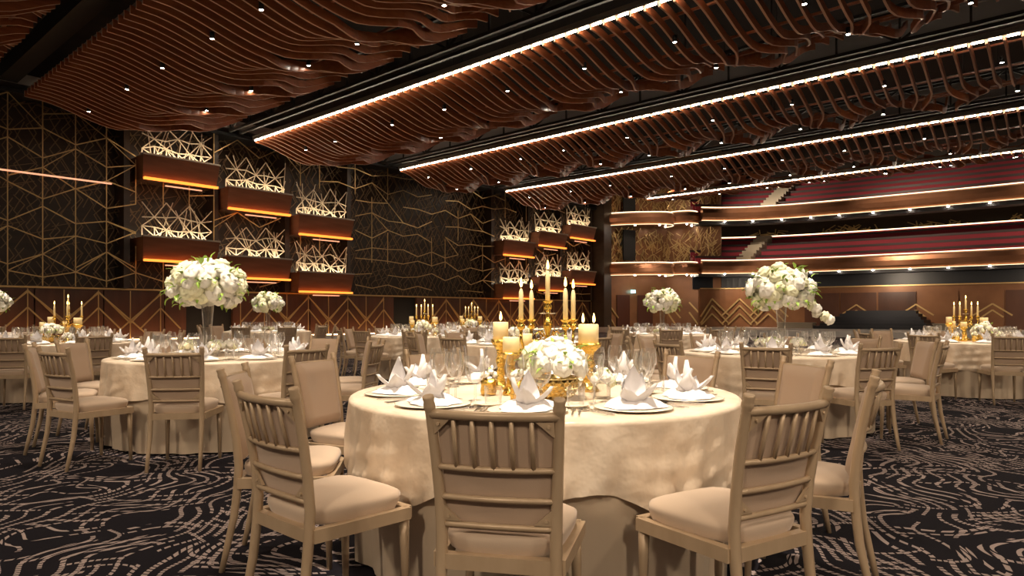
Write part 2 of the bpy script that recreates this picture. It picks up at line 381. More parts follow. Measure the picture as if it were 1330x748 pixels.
# ------------------------------------------------------------------ slatted canopies
PITCH = .36
def canopy(idx, yn, wid, x0, x1, prof, led, label):
    t = thing('slat_canopy', label, 'ceiling canopy', (0, yn, 0), 0, 'slatted ceiling canopies')
    n = int((x1-x0)/PITCH); NS = 22
    def zc(tt): 
        for (ta, za), (tb, zb) in zip(prof, prof[1:]):
            if ta <= tt <= tb:
                q = (tt-ta)/(tb-ta); q = q*q*(3-2*q); return za+(zb-za)*q
    meshes = {}
    for p in range(8):
        ctr = []
        s1 = (p-3.5)/4; s2 = ((p+4) % 8 - 3.5)/4
        for i in range(NS+1):
            tt = i/NS
            w1 = max(0, math.cos((tt-.60)/.20*PI/2)) if abs(tt-.60) < .20 else 0
            w2 = max(0, math.cos((tt-.86)/.16*PI/2)) if abs(tt-.86) < .16 else 0
            e1 = (1 if s1 > 0 else -1)*(1-abs(s1))**1.3; e2 = (1 if s2 > 0 else -1)*(1-abs(s2))**1.3
            dx = w1*w1*.46*e1 + w2*w2*.50*e2
            dz = -.16*w1*math.cos(PI*s1) + .26*w2*math.cos(PI*s2) + .05*math.sin(PI*s1)*math.sin(PI*tt)**2
            ctr.append((dx, tt*wid - (.14 if i == 0 and not led else 0), zc(tt)+dz))
        mb = MB(); vs = []
        hgt, th = .19, .05
        for x, y, z in ctr: vs += [(x-th/2,y,z),(x+th/2,y,z),(x+th/2,y,z+hgt),(x-th/2,y,z+hgt)]
        fs = [(i*4+k, i*4+(k+1)%4, i*4+4+(k+1)%4, i*4+4+k) for i in range(NS) for k in range(4)] + [(3,2,1,0), (NS*4,NS*4+1,NS*4+2,NS*4+3)]
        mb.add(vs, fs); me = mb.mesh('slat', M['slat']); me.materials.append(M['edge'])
        for i in range(NS): me.polygons[i*4].material_index = 1  # pale band on bottoms and ends, with lamp light put into its colour
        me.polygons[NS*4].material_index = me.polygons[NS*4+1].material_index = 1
        meshes[p] = me
    for i in range(n):
        ob('slat', meshes[i % 8], t, (x0+i*PITCH, 0, 0))
    for tt in (.14, .36, .70, .93):
        ob('cross_rail', MB().box((x0-.1, tt*wid-.03, zc(tt)+.19), (x1, tt*wid+.03, zc(tt)+.24)).mesh('cross_rail', M['slat']), t)
    zl = prof[0][1]
    ob('edge_beam', MB().box((x0-.1,-.05,zl+.17), (x1,.09,zl+.27)).mesh('edge_beam', M['alu']), t)
    if led:
        seg = MB().box((-.13,-.045,.008), (.13,-.005,.042)).mesh('led_segment', M['led'])
        ob('led_housing', MB().box((x0-.1,-.05,zl+.11), (x1,.05,zl+.16)).mesh('led_housing', M['alu']), t)
        for i in range(n-1): ob('led_segment', seg, t, (x0+(i+.5)*PITCH, 0, zl+.05))
    can = MB().lathe([(.05,.0),(.055,.0),(.055,.16)], 10, cap1=True).mesh('downlight', M['black'])
    lens = MB().lathe([(.045,.004),(.0,.003)], 10).mesh('lens', M['spotlens'])
    r = random.Random(idx)
    nx = x0+1.2
    while nx < x1:
        for tt in (.22, .62):
            px, py = nx+r.uniform(-.4,.4), tt*wid
            o = ob('downlight', can, t, (px, py, zc(tt)-.06)); ob('lens', lens, o)
        nx += 2.7
    cable = MB().tube([(0,0,0),(0,0,13.6-zc(.36)-.2)], .012, 5).mesh('suspension_cable', M['black'])
    for cx_ in [x0+2+5*i for i in range(int((x1-x0)/5))]: ob('suspension_cable', cable, t, (cx_, .36*wid, zc(.36)+.2))
    return t
PA = [(0,7.85),(.42,7.36),(.72,7.70),(1,8.22)]
PB = [(0,7.85),(.55,7.25),(.8,7.35),(1,7.75)]
canopy(0, -1.6, 6.3, -25, 4, PA, False, 'rosewood slat canopy nearest the grey cornice corner, no light line')
canopy(1, 5.8, 6.1, -25, 7, PA, False, 'rosewood slat canopy with toothed unlit edge above the near tables')
canopy(2, 13.15, 5.7, -25, 9, PA, True, 'first rosewood slat canopy edged with a white light line')
canopy(3, 20.35, 4.0, -25, 11, PB, True, 'second slat canopy edged with a white light line, beside the truss')
canopy(4, 27.75, 3.8, -25, 12, PB, True, 'third slat canopy edged with a white light line')
PC = [(0,7.85),(.4,7.9),(1,8.55)]
canopy(5, 35.0, 3.2, -20.4, 12, PC, True, 'slat canopy with a light line directly before the red balcony seats')
# lighting trusses above the gaps
def truss(y, z0, label):
    t = thing('lighting_truss', label, 'truss', (0, y, z0), 0, 'black lighting trusses')
    for yy in (-.2, .2):
        for zz in (0, .9): rod(t, (-25, yy, zz), (12, yy, zz), .09, 'black', 'chord')
    x = -25; s = 0
    while x < 11:
        rod(t, (x, -.2, .9*s), (x+1.5, -.2, .9*(1-s)), .06, 'black', 'brace'); rod(t, (x, -.2, 0), (x, -.2, .9), .05, 'black', 'brace')
        s = 1-s; x += 1.5
    for xx in (-20,-10,0,10): rod(t, (xx, 0, .9), (xx, 0, 13.55-z0), .04, 'black', 'hanger')
truss(12.35, 8.1, 'black truss in the gap before the first lit canopy')
truss(19.5, 8.05, 'black truss in the gap before the second lit canopy')
truss(26.7, 8.05, 'black truss in the gap before the third lit canopy')
for y, m, lb in ((5.2,'black','black service duct above the toothed canopy edge'), (20.5,'grey','grey service duct above the second lit canopy edge'), (27.9,'grey','grey service duct above the third lit canopy edge')):
    tag(ob('service_duct', MB().box((-26,y,8.5), (12,y+.5,9.5)).box((-26,y-.05,8.98), (12,y,9.02)).mesh('service_duct', M[m])), lb, 'duct')

# ------------------------------------------------------------------ auditorium: curved balconies with red seats
def smooth_path(pts, n=8):
    pts = [Vector((*p, 0)) for p in pts]; out = []
    for i in range(len(pts)-1):
        p0, p1, p2, p3 = pts[max(i-1,0)], pts[i], pts[i+1], pts[min(i+2, len(pts)-1)]
        for k in range(n):
            q = k/n
            out.append(.5*((2*p1)+(p2-p0)*q+(2*p0-5*p1+4*p2-p3)*q*q+(3*p1-p0-3*p2+p3)*q**3))
    out.append(pts[-1]); return out
def sweep(path, prof, flip=1):                          # profile (outward, up) swept along a plan path, outward = towards the stage
    mb = MB(); n = len(prof); vs = []
    for i, p in enumerate(path):
        d = (path[min(i+1,len(path)-1)]-path[max(i-1,0)]).normalized(); nr = Vector((d.y,-d.x,0))*flip
        for a, z in prof: vs.append((p.x+nr.x*a, p.y+nr.y*a, z))
    fs = [(i*n+k, i*n+(k+1)%n, (i+1)*n+(k+1)%n, (i+1)*n+k) for i in range(len(path)-1) for k in range(n)]
    fs += [tuple(range(n))[::-1], tuple((len(path)-1)*n+k for k in range(n))]
    return mb.add(vs, fs, False)
MAIN = smooth_path([(-20.6,42.4),(-19.4,43.6),(-17.5,44.6),(-14.5,45.3),(-9,45.8),(-3,46),(4,46),(11,45.6)], 6)
SIDE1 = smooth_path([(-25.6,38.9),(-24.2,39.4),(-22.9,40.3),(-22.3,41.0),(-22.5,41.8),(-23.4,42.3)], 6)
SIDE2 = smooth_path([(-23.0,41.9),(-22.1,41.75),(-21.3,42.0),(-21.1,42.7),(-21.5,43.4)], 6)
def fascia_prof(z, h, dp=2.5): return [(0,z),(.10,z-.02),(.28,z-.15*h),(.36,z-.45*h),(.28,z-.78*h),(.10,z-h),(-dp,z-h-.02),(-dp,z-h+.12),(-.06,z-h+.12),(-.06,z)]
def balcony(path, z, h, label, rows, rowpath):
    t = thing('balcony', label, 'balcony', (0,0,0), 0, 'auditorium balconies')
    ob('fascia', sweep(path, fascia_prof(z, h, 2.5 if rows else .7)).mesh('fascia', M['copper']), t)
    ob('top_light', sweep(path, [(.02,z+.005),(.08,z+.005),(.08,z+.045),(.02,z+.045)]).mesh('top_light', M['glow']), t)
    ob('lower_light', sweep(path, [(.13,z-h-.03),(.16,z-h-.03),(.16,z-h-.01),(.13,z-h-.01)]).mesh('lower_light', M['glow']), t)
    lens = MB().lathe([(.0,0),(.06,.0),(.06,.05)], 8).mesh('soffit_lamp', M['spotlens'])
    acc = 0
    for a, b in zip(path, path[1:]):
        acc += (b-a).length
        if acc > 1.6:
            d = (b-a).normalized(); nr = Vector((-d.y, d.x, 0)); ob('soffit_lamp', lens, t, (b.x+nr.x*.25, b.y+nr.y*.25, z-h-.07)); acc = 0
    for k in range(rows):
        off = -1.0 - .95*k; zz = z-.55+.48*k
        ob('seat_row', sweep(rowpath, [(off,zz+.05),(off+.42,zz+.05),(off+.45,zz+.40),(off+.05,zz+.42),(off+.02,zz+.80),(off-.10,zz+.80)]).mesh('seat_row', M['velvet']), t)
        ob('row_gap_shade', sweep(rowpath, [(off-.12,zz+.80),(off+.04,zz+.80),(off+.04,zz+.95),(off-.12,zz+.95)]).mesh('row_gap_shade', M['rowshade']), t)  # added dark strip standing for the shaded gap between seat rows
        ob('tier_step', sweep(rowpath, [(off-.45,zz-.5),(off+.5,zz-.5),(off+.5,zz+.04),(off-.45,zz+.04)]).mesh('tier_step', M['step']), t)
    return t
t = balcony(MAIN, 4.76, .85, 'lower curved copper balcony with crimson seat rows', 4, MAIN)
# lit cross rail behind the lower rows and pale stairs
ob('cross_rail', sweep(MAIN, [(-4.7,6.1),(-4.55,6.1),(-4.55,6.75),(-4.7,6.75)]).mesh('cross_rail', M['velvet']), t)
ob('cross_rail_light', sweep(MAIN, [(-4.56,6.76),(-4.48,6.76),(-4.48,6.82),(-4.56,6.82)]).mesh('cross_rail_light', M['glow']), t)
t2 = balcony(MAIN, 8.3, .85, 'upper curved copper balcony with steep crimson seat rows', 7, MAIN)
def aisle(par, x, y, z, n):
    for k in range(2*n):
        ob('stair_step', MB().box((x-.5, y+k*.48, z+.24*k-.5), (x+.5, y+.5+k*.48, z+.24*k)).mesh('stair_step', M['stair']), par)
aisle(t, -18.6, 44.6, 5.05, 4); aisle(t2, -17.2, 45.3, 8.65, 7)
for nm, pth, z in (('lower side balcony, rounded copper nose beside the dark pillar', SIDE1, 4.62), ('upper side balcony, rounded copper nose beside the dark pillar', SIDE1, 8.0),
                   ('short lower side balcony between the nose and the seats', SIDE2, 4.66), ('short upper side balcony between the nose and the seats', SIDE2, 8.1)):
    balcony(pth, z, .8, nm, 0, pth)
# walls behind the balconies
def wallpath(name, off, z0, z1, m, label): struct(name, sweep(MAIN, [(off,z0),(off+.2,z0),(off+.2,z1),(off,z1)]).mesh(name, M[m]), label)
wallpath('wall_back', -7.2, 0, 13.6, 'wall', 'dark wall at the back of the balconies')
wb = struct('wall_back_2', sweep(MAIN, [(-.5,0),(-.2,0),(-.2,2.85),(-.5,2.85)]).mesh('wall_back_2', M['backwall']), 'copper panelled wall under the lower balcony')
ob('ledge', sweep(MAIN, [(-.2,2.86),(-.1,2.86),(-.1,2.93),(-.2,2.93)]).mesh('ledge', M['brass']), wb)
ob('control_window', sweep(MAIN, [(-1.6,2.9),(-1.5,2.9),(-1.5,3.95),(-1.6,3.95)]).mesh('control_window', M['darkglass']), wb)
SW = [Vector((-25.8,39.0,0)), Vector((-24.3,41.5,0)), Vector((-21.9,43.6,0)), Vector((-20.3,43.4,0))]
ws = struct('wall_side', sweep([Vector((-26.2,38.6,0)), Vector((-25.4,41.2,0)), Vector((-23.8,43.6,0)), Vector((-20.2,44.6,0))], [(-.3,0),(0,0),(0,13.6),(-.3,13.6)]).mesh('wall_side', M['backwall']), 'copper wall behind the side balconies')
# chevrons and scattered rods on the copper walls
lr = MB(); r3 = random.Random(5)
def onpath(path, s, off):                               # point at arc length s
    acc = 0
    for a, b in zip(path, path[1:]):
        l = (b-a).length
        if acc+l >= s:
            d = (b-a)/l; nr = Vector((d.y,-d.x,0)); p = a+d*(s-acc); return Vector((p.x+nr.x*off, p.y+nr.y*off, 0))
        acc += l
    return path[-1].copy()
def pr(path, off, s0, z0, s1, z1, wd):
    a, b = onpath(path, s0, off), onpath(path, s1, off); a.z, b.z = z0, z1; lr.bar(a, b, wd)
for s in (.8, 2.6, 4.4):
    for zp, zb, hw in ((1.75,.55,1.1), (1.2,.45,.75), (2.2,1.0,1.2)):
        for sg in (-1, 1): pr(MAIN, -.1, s, zp, max(.02, s+sg*hw), zb, .09)
for s in (9.6, 12.8, 16.5):
    for zp, zb, hw in ((1.75,1.1,.9), (1.4,1.0,.5)):
        for sg in (-1, 1): pr(MAIN, -.1, s, zp, s+sg*hw, zb, .08)
SWP = [Vector((-26.2,38.6,0)), Vector((-25.4,41.2,0)), Vector((-23.8,43.6,0)), Vector((-20.2,44.6,0))]
for s in (.6, 5.6, 7.2, 8.8):
    for zp, hw in ((2.0,1.0), (1.3,.8)): pr(SWP, .1, s, zp, s+hw, zp-1.1, .09)
for q in range(620):
    s = r3.uniform(.2, 9.2); z = r3.choice((r3.uniform(4.8,7.0), r3.uniform(8.2,10))); a = r3.uniform(.5, 2.6); l = r3.uniform(.3,.8)
    pr(SWP, r3.uniform(.05,.35), s-math.cos(a)*l/2, z-math.sin(a)*l/2, s+math.cos(a)*l/2, z+math.sin(a)*l/2, .045)
for q in range(260):
    s = r3.uniform(3, 29); z = r3.uniform(6.8,7.4); a = r3.uniform(.3, 2.8); l = r3.uniform(.4,1.1)
    if int(s*.6) % 3 == 0: continue
    pr(MAIN, -6.7, s-math.cos(a)*l/2, z-math.sin(a)*l/4, s+math.cos(a)*l/2, z+math.sin(a)*l/4, .06)
o = ob('wall_rods', lr.mesh('wall_rods', M['brass']), wb); o['kind'] = 'stuff'
# panels on the lower copper wall
for i in range(12):
    s = 6.6+i*2.1; a, b = onpath(MAIN, s, -.14), onpath(MAIN, s+2.0, -.14)
    mb = MB(); a.z, b.z = 1.3, 1.3; mb.bar(a, b, .06, 2.4); ob('wall_panel', mb.mesh('wall_panel', M['dado' if i in (0,1,2,5) else 'backwall']), wb)
# double doors beside the pillar
for s, wd in ((1.5, 1.15), (3.3, 1.15)):
    a, b = onpath(SWP, s, .06), onpath(SWP, s+wd, .06); a.z = b.z = 1.4
    o = ob('door_leaf', MB().bar(a, b, .1, 2.2).mesh('door_leaf', M['door']), ws)
for (s, z) in ((2.9, 2.75),):
    p = onpath(SWP, s, .2); tag(ob('exit_sign', MB().box((-.16,-.05,-.10), (.16,.05,.10)).mesh('exit_sign', M['teal']), None, (p.x, p.y, z)), 'small glowing exit sign above the wooden doors', 'exit sign')
for z in (6.15, 6.75):
    p = onpath(SWP, 2.6, .45); tag(ob('wall_lamp', MB().lathe([(0,-.10),(.1,-.04),(.1,.04),(0,.10)], 8).mesh('wall_lamp', M['teal']), None, (p.x, p.y, z)), 'small bluish lamp by the tall dark opening', 'lamp', 'bluish lamps')
for z0, z1 in ((4.9,7.0), (8.3,10)):
    a, b = onpath(SWP, 1.7, .5), onpath(SWP, 2.9, .5); a.z = b.z = (z0+z1)/2
    ob('tall_opening', MB().bar(a, b, .1, z1-z0).mesh('tall_opening', M['dark']), ws)
# dark steps up to the seats
sw = thing('auditorium_steps', 'wide dark steps rising to the copper wall under the balcony', 'steps', (0,0,0))
for k in range(6):
    ob('step', MB().box((-13.4+.25*k, 42.4+.42*k, FZ+.18*k), (-7.4-.2*k, 45.2, FZ+.18*(k+1))).mesh('step', M['step']), sw)
for x0, x1, y in ((-15.6,-13.5,42.6), (-7.2,-5.1,42.4)):
    tag(ob('low_plinth', MB().box((x0,y,FZ), (x1,y+.6,FZ+.30)).box((x0-.04,y-.04,FZ+.30), (x1+.04,y+.64,FZ+.36)).mesh('low_plinth', M['stair'])), 'low pale plinth beside the dark steps', 'plinth', 'plinths flanking the steps')

# ------------------------------------------------------------------ chairs
def lerp_table(tb, z):
    for (a, va), (b, vb) in zip(tb, tb[1:]):
        if a <= z <= b: return va+(vb-va)*(z-a)/(b-a)
    return tb[-1][1]
YB = [(0,-.275),(.25,-.222),(.45,-.200),(.55,-.205),(.70,-.228),(.86,-.262),(.93,-.28)]
XBK = [(0,.185),(.45,.178),(.60,.182),(.86,.196),(.93,.200)]
def yb(z): return lerp_table(YB, z)
def xb(z): return lerp_table(XBK, z)
def bow(x, z): return yb(z) - .032*(1-(x/xb(z))**2)*min(1, max(0, (z-.45)/.3))
def chair_parts():
    P = []
    for s in (-1, 1):                                   # back post running down into the rear leg, with a turned finial
        zs = [0,.12,.25,.38,.48,.6,.72,.84,.875,.882,.892,.902,.914,.92]
        rs = [.013,.015,.0175,.019,.0195,.0185,.0175,.0165,.0165,.0195,.0195,.0165,.0195,.017]
        P.append(('leg', MB().tube([(s*xb(z), yb(z), z) for z in zs], rs, 8).mesh('rear_leg', M['wood'])))
        P.append(('leg', MB().tube([(s*.196,.195,.40),(s*.197,.197,.25),(s*.2,.203,0)], [.021,.0175,.0125], 8).mesh('front_leg', M['wood'])))
    def rail(z, r, fl=1.0):
        w = xb(z); return MB().tube([(w*(-1+2*i/10), bow(w*(-1+2*i/10), z)-.004, z) for i in range(11)], r, 6, flat=fl)
    P.append(('top_rail', rail(.866,.0135,1.15).mesh('top_rail', M['wood'])))
    for z in (.70,.605,.518): P.append(('rail', rail(z,.0105).mesh('rail', M['wood'])))
    for i in range(5):
        x = -.118+.059*i
        P.append(('spindle', MB().tube([(x, bow(x,.70)-.004,.70),(x, bow(x,.78)-.004,.78),(x, bow(x,.862)-.004,.862)], .0078, 6).mesh('spindle', M['wood'])))
    for s in (-1, 1):                                   # corner brackets with a rivet
        for z, dz in ((.852,-.05),(.53,.05)):
            x0 = s*(xb(z)-.012); x1 = s*(xb(z)-.066)
            a = (x0, bow(x0,z)-.012, z); b = (x1, bow(x1,z)-.012, z); c = (x0, bow(x0,z+dz)-.012, z+dz)
            mb = MB(); pts = [a,b,c]; mb.add(pts+[(p[0],p[1]+.012,p[2]) for p in pts], [(0,1,2),(5,4,3),(0,3,4,1),(1,4,5,2),(2,5,3,0)])
            cx = x0-s*.016; cz = z+dz*.30; mb.tube([(cx, bow(cx,cz)-.011, cz),(cx, bow(cx,cz)-.018, cz)], .0055, 6)
            P.append(('corner_bracket', mb.mesh('corner_bracket', M['wood'])))
    # padded back panel on the table side
    def padf(side):
        def fn(u, v):
            z = .50+.372*v; w = xb(z)-.016; x = -w+2*w*u
            e = min(1, 9*u, 9*(1-u), 12*v+.05, 12*(1-v)+.05); e = max(0, e)**.5
            return (x, bow(x, z)+.010 + (.034*e if side else 0), z)
        return fn
    mb = MB().grid(padf(1), 12, 12).grid(padf(0), 12, 6); P.append(('backrest', mb.mesh('backrest', M['pad'])))
    # seat frame and cushion
    mb = MB(); fr = [(-.19,-.20),(.19,-.20),(.212,.205),(-.212,.205)]
    for i in range(4):
        a, b = fr[i], fr[(i+1)%4]; mb.bar((*a,.402), (*b,.402), .034, .046)
    P.append(('seat_frame', mb.mesh('seat_frame', M['wood'])))
    def cush(u, v):
        a = 2*PI*u
        ca, sa = math.cos(a), math.sin(a); k = (abs(ca)**5+abs(sa)**5)**(-.2); X, Y = ca*k, sa*k
        if v <= .5: q = v/.5; rr = .94+.06*math.sin(q*PI/2); z = .424+.045*q
        else: q = (v-.5)/.5; rr = max(0, math.cos(q*PI/2))**.45; z = .469+.036*math.sin(q*PI/2)
        hw = .200+.018*Y
        return (X*hw*rr, .008+Y*.208*rr, z)
    mb = MB().grid(cush, 28, 14); P.append(('seat', mb.mesh('seat', M['fabric'])))
    return P
CHAIR = chair_parts()
SEATR = 1.24
T0SIDE = {0: 'backing the gold rose bowl side', 1: 'nearest the posy tumbler', 2: 'nearest the two-flame pillar candle', 8: 'nearest the outer gold votive', 9: 'nearest the inner gold votive'}
def chair(label, group, loc, rz):
    t = thing('banquet_chair', label, 'chair', loc, rz, group)
    for n, me in CHAIR: ob(n, me, t)
    return t

# ------------------------------------------------------------------ table wares (meshes shared)
TR, TZ = .95, .765
def cloth_under(seed):
    r = random.Random(seed); ph = [r.uniform(0,6.28) for _ in range(4)]
    def fn(u, v):
        a = 2*PI*u
        if v < .12: q = v/.12; rr = TR*(.02+.98*q); z = TZ-.006
        else:
            q = (v-.12)/.88; z = TZ-.006-q*(TZ-.02)
            f = math.sin(17*a+ph[0])+.6*math.sin(29*a+ph[1])+.5*math.sin(9*a+ph[2])
            rr = TR-.004+.010*min(1,q*8)+ .017*f*q**.8 - .030*q
        return (rr*math.cos(a), rr*math.sin(a), z)
    return MB().grid(fn, 150, 26).mesh('tablecloth', M['cloth'])
def cloth_over(seed, rot):
    r = random.Random(seed); ph = [r.uniform(0,6.28) for _ in range(5)]
    def fn(u, v):
        a = 2*PI*u; c4 = abs(math.cos(2*(a-rot)))**3 
        hang = .25+.13*c4+.02*math.sin(11*a+ph[0])
        if v < .3: q = v/.3; rr = (TR+.006)*(.02+.98*q); z = TZ
        elif v < .4:
            q = (v-.3)/.1; rr = TR+.006+.022*math.sin(q*PI/2); z = TZ-.022*(1-math.cos(q*PI/2))
        else:
            q = (v-.4)/.6; z = TZ-.022-q*hang
            f = math.sin(13*a+ph[1]+q)+.8*math.sin(23*a+ph[2]-2*q)+.6*math.sin(41*a+ph[3]+3*q)
            cr = c4**3*(.012*math.sin(46*a+ph[4]+5*q)+.008*math.sin(23*q+9*a))
            rr = TR+.027+.010*q+.009*f*q**.7+cr*q+.006*math.sin(71*a+4*q)*q*q
        return (rr*math.cos(a), rr*math.sin(a), z)
    return MB().grid(fn, 220, 40).mesh('table_topper', M['topper'])
UNDER = [cloth_under(i) for i in range(3)]
CHARGER = MB().lathe([(0,.007),(.10,.007),(.125,.008),(.163,.011),(.167,.009),(.12,.0),(0,.0)], 40).mesh('charger_plate', M['plate'])
SIDEPL = MB().lathe([(0,.004),(.05,.004),(.075,.012),(.076,.010),(.05,0),(0,0)], 28).mesh('bread_plate', M['plate'])
def napkin_mesh(seed):
    r = random.Random(seed); mb = MB()
    def base(u, v):
        a = 2*PI*u; q = v
        rr = (.118+.014*math.sin(3*a+seed)+.010*math.sin(7*a+2*seed))*math.cos(q*PI/2*.92)
        return (rr*math.cos(a), rr*.82*math.sin(a), .001+(.030+.008*math.sin(2*a+seed))*math.sin(q*PI/2)**1.6+.005*math.sin(9*a)*math.sin(q*PI))
    mb.grid(base, 28, 7)
    leaves = [(0,.0,.135,.038,.05),(.95,.01,.115,.034,.42),(-.95,.01,.12,.034,.45),(2.5,.02,.095,.032,.85),(-2.4,.02,.10,.032,.8)]
    for az, off, h, w, lean in leaves:
        az += r.uniform(-.25,.25)+seed*1.3*0; h *= r.uniform(.9,1.15)
        ca, sa = math.cos(az), math.sin(az)
        def leaf(side):
            def fn(u, v):
                x = (u-.5)*2*w*(1-v**1.5)**.8*(1+.5*math.sin(PI*v)); cup = .030*(abs(u-.5)*2)**1.5*(1-v*.6)
                yv = off+lean*h*v+ .012*math.sin(PI*v) - cup + side*.003; z = .012+h*v*(1-.25*lean)
                return (x*ca-yv*sa, x*sa+yv*ca, z)
            return fn
        mb.grid(leaf(0), 6, 8); mb.grid(leaf(1), 6, 8)
    mb.v = [(x*1.1, y*1.1, z*1.08) for x, y, z in mb.v]
    return mb.mesh('napkin', M['napkin'])
NAPK = [napkin_mesh(i) for i in range(5)]
WINE = MB().lathe([(.0,.002),(.034,.002),(.030,.005),(.006,.010),(.0045,.02),(.0042,.085),(.008,.096),(.026,.112),(.039,.138),(.0425,.165),(.040,.195),(.035,.222)], 20).mesh('wine_glass', M['glass'])
GOB = MB().lathe([(.0,.002),(.036,.002),(.031,.005),(.006,.010),(.005,.02),(.0048,.07),(.010,.082),(.032,.098),(.045,.126),(.0475,.155),(.045,.185),(.040,.208)], 20).mesh('water_goblet', M['glass'])
TUMB = MB().lathe([(0,.004),(.034,.004),(.037,.01),(.040,.085)], 18).mesh('tumbler', M['glass'])
def fork_mesh():
    mb = MB(); mb.bar((0,-.10,.004), (0,.03,.004), .007, .003); mb.bar((0,.028,.004), (0,.05,.006), .020, .002)
    for i in range(4): mb.bar((-.0085+.0057*i,.05,.006), (-.0085+.0057*i,.095,.005), .0032, .002)
    return mb.mesh('fork', M['silver'])
def knife_mesh():
    mb = MB().bar((0,-.11,.005), (0,-.01,.005), .010, .006)
    mb.add([(-.008,-.01,.003),(.008,-.01,.003),(.009,.08,.003),(.002,.112,.003),(-.006,.10,.003),(-.008,-.01,.005),(.008,-.01,.005),(.009,.08,.005),(.002,.112,.005),(-.006,.10,.005)],
           [(4,3,2,1,0),(5,6,7,8,9),(0,1,6,5),(1,2,7,6),(2,3,8,7),(3,4,9,8),(4,0,5,9)])
    return mb.mesh('knife', M['silver'])
def spoon_mesh():
    mb = MB().bar((0,-.10,.004), (0,.04,.004), .007, .003)
    mb.grid(lambda u, v: (.018*math.cos(2*PI*u)*v, .065+.029*math.sin(2*PI*u)*v, .003+.006*v*v), 14, 3)
    return mb.mesh('spoon', M['silver'])
FORK, KNIFE, SPOON = fork_mesh(), knife_mesh(), spoon_mesh()
# flowers
def rose_mesh(seed, m):
    r = random.Random(seed); p5 = r.uniform(0,6.28); turns = r.choice((2.6,3.2,3.8))
    def fn(u, v):
        a = 2*PI*u; th = PI*.86*v
        q = (turns*v + u + .16*math.sin(5*a+p5+4*v)) % 1.0
        rr = .74+.30*q*(1 if v > .06 else 0) + .06*math.sin(7*a+p5)*v
        return (rr*math.sin(th)*math.cos(a), rr*math.sin(th)*math.sin(a), rr*.82*math.cos(th))
    return MB().grid(fn, 22, 16).mesh('bloom', M[m])
ROSE = [rose_mesh(1,'petal'), rose_mesh(2,'petal'), rose_mesh(3,'petalg')]
def leaf_mesh():
    def fn(u, v): return ((u-.5)*.55*math.sin(PI*min(.97,v+.03))**.8, v, .12*math.sin(PI*v)+.25*(abs(u-.5))**1.2-.25*v*v)
    return MB().grid(fn, 2, 4).mesh('leaf', M['leaf'])
LEAF = leaf_mesh()
def bouquet(label, c, rx, rz, n, nl, br, seed, group=None, low=-.75, trail=None):
    r = random.Random(seed); t = thing('bouquet', label, 'flowers', c, 0, group)
    def put(name, me, p, nrm, s):
        o = ob(name, me, t, p); o.rotation_mode = 'QUATERNION'
        o.rotation_quaternion = Vector(nrm).to_track_quat('Z','Y') @ Quaternion((0,0,1), r.uniform(0,6.28)); o.scale = (s,s,s*r.uniform(.85,1.1))
    for i in range(n):
        z = 1-(i+.5)/n*(1-low); a = i*2.39996+r.uniform(-.3,.3); q = math.sqrt(max(0,1-z*z)); k = r.uniform(.74,1.02)
        nv = (q*math.cos(a), q*math.sin(a), z)
        put('bloom', ROSE[r.choice((0,0,1,2,2))], (nv[0]*rx*k, nv[1]*rx*k, nv[2]*rz*k), (nv[0],nv[1],nv[2]+.15), br*r.uniform(.75,1.25))
    for i in range(nl):
        z = r.uniform(low, 1); a = r.uniform(0,6.28); q = math.sqrt(max(0,1-z*z)); k = r.uniform(.92,1.14)
        o = ob('leaf', LEAF, t, (q*math.cos(a)*rx*k, q*math.sin(a)*rx*k, z*rz*k)); s = br*r.uniform(.65,1.1); o.scale = (s,s,s)
        o.rotation_mode = 'QUATERNION'; o.rotation_quaternion = Vector((q*math.cos(a)+r.uniform(-.7,.7), q*math.sin(a)+r.uniform(-.7,.7), z+r.uniform(-.5,.7))).to_track_quat('Y','Z')
    if trail:
        for i in range(7):
            p = Vector(trail)*(1+.13*i); put('bloom', ROSE[i%3], (p.x+r.uniform(-.03,.03), p.y+r.uniform(-.03,.03), p.z-.025*i), (p.x,p.y,-.2), br*.8)
    return t
def bowl_mesh():
    mb = MB(); n, rows, hh = 20, 5, .095
    def P(c, r_, k=0): 
        z = hh*r_/(rows+1); rad = .078+.034*math.sin(PI*.5*(z/hh))+k; a = 2*PI*c/n; return (rad*math.cos(a), rad*math.sin(a), z)
    for r_ in range(rows):
        for c in range(n):
            cc = c+.5*(r_%2)
            q = [P(cc,r_), P(cc+.5,r_+1), P(cc,r_+2), P(cc-.5,r_+1)]; mb.add(q+[P(cc,r_+1,.014)], [(0,1,4),(1,2,4),(2,3,4),(3,0,4)])
    mb.lathe([(0,0),(.078,0),(.08,.004)], 20); mb.lathe([(.1,.09),(.118,.096),(.112,.104),(.09,.10),(.075,.02),(0,.01)], 20)
    return mb.mesh('gold_bowl', M['goldm'])
BOWL = bowl_mesh()
def candle_parts(rad, h):
    body = MB().lathe([(0,0),(rad,0),(rad,h-.004),(rad*.9,h),(rad*.3,h-.003),(0,h-.004)], 16).mesh('taper', M['wax'])
    return body
FLAME = MB().lathe([(0,0),(.0055,.006),(.0075,.016),(.0055,.032),(.002,.046),(0,.052)], 8).mesh('flame', M['flame'])
WICK = MB().tube([(0,0,-.006),(.001,0,.01)], .0013, 5).mesh('wick', M['wick'])
TAPER = MB().lathe([(0,0),(.0125,0),(.0125,.13),(.011,.148),(.006,.165),(.002,.168),(0,.168)], 12).mesh('wax_stick', M['wax'])
PILL = {}
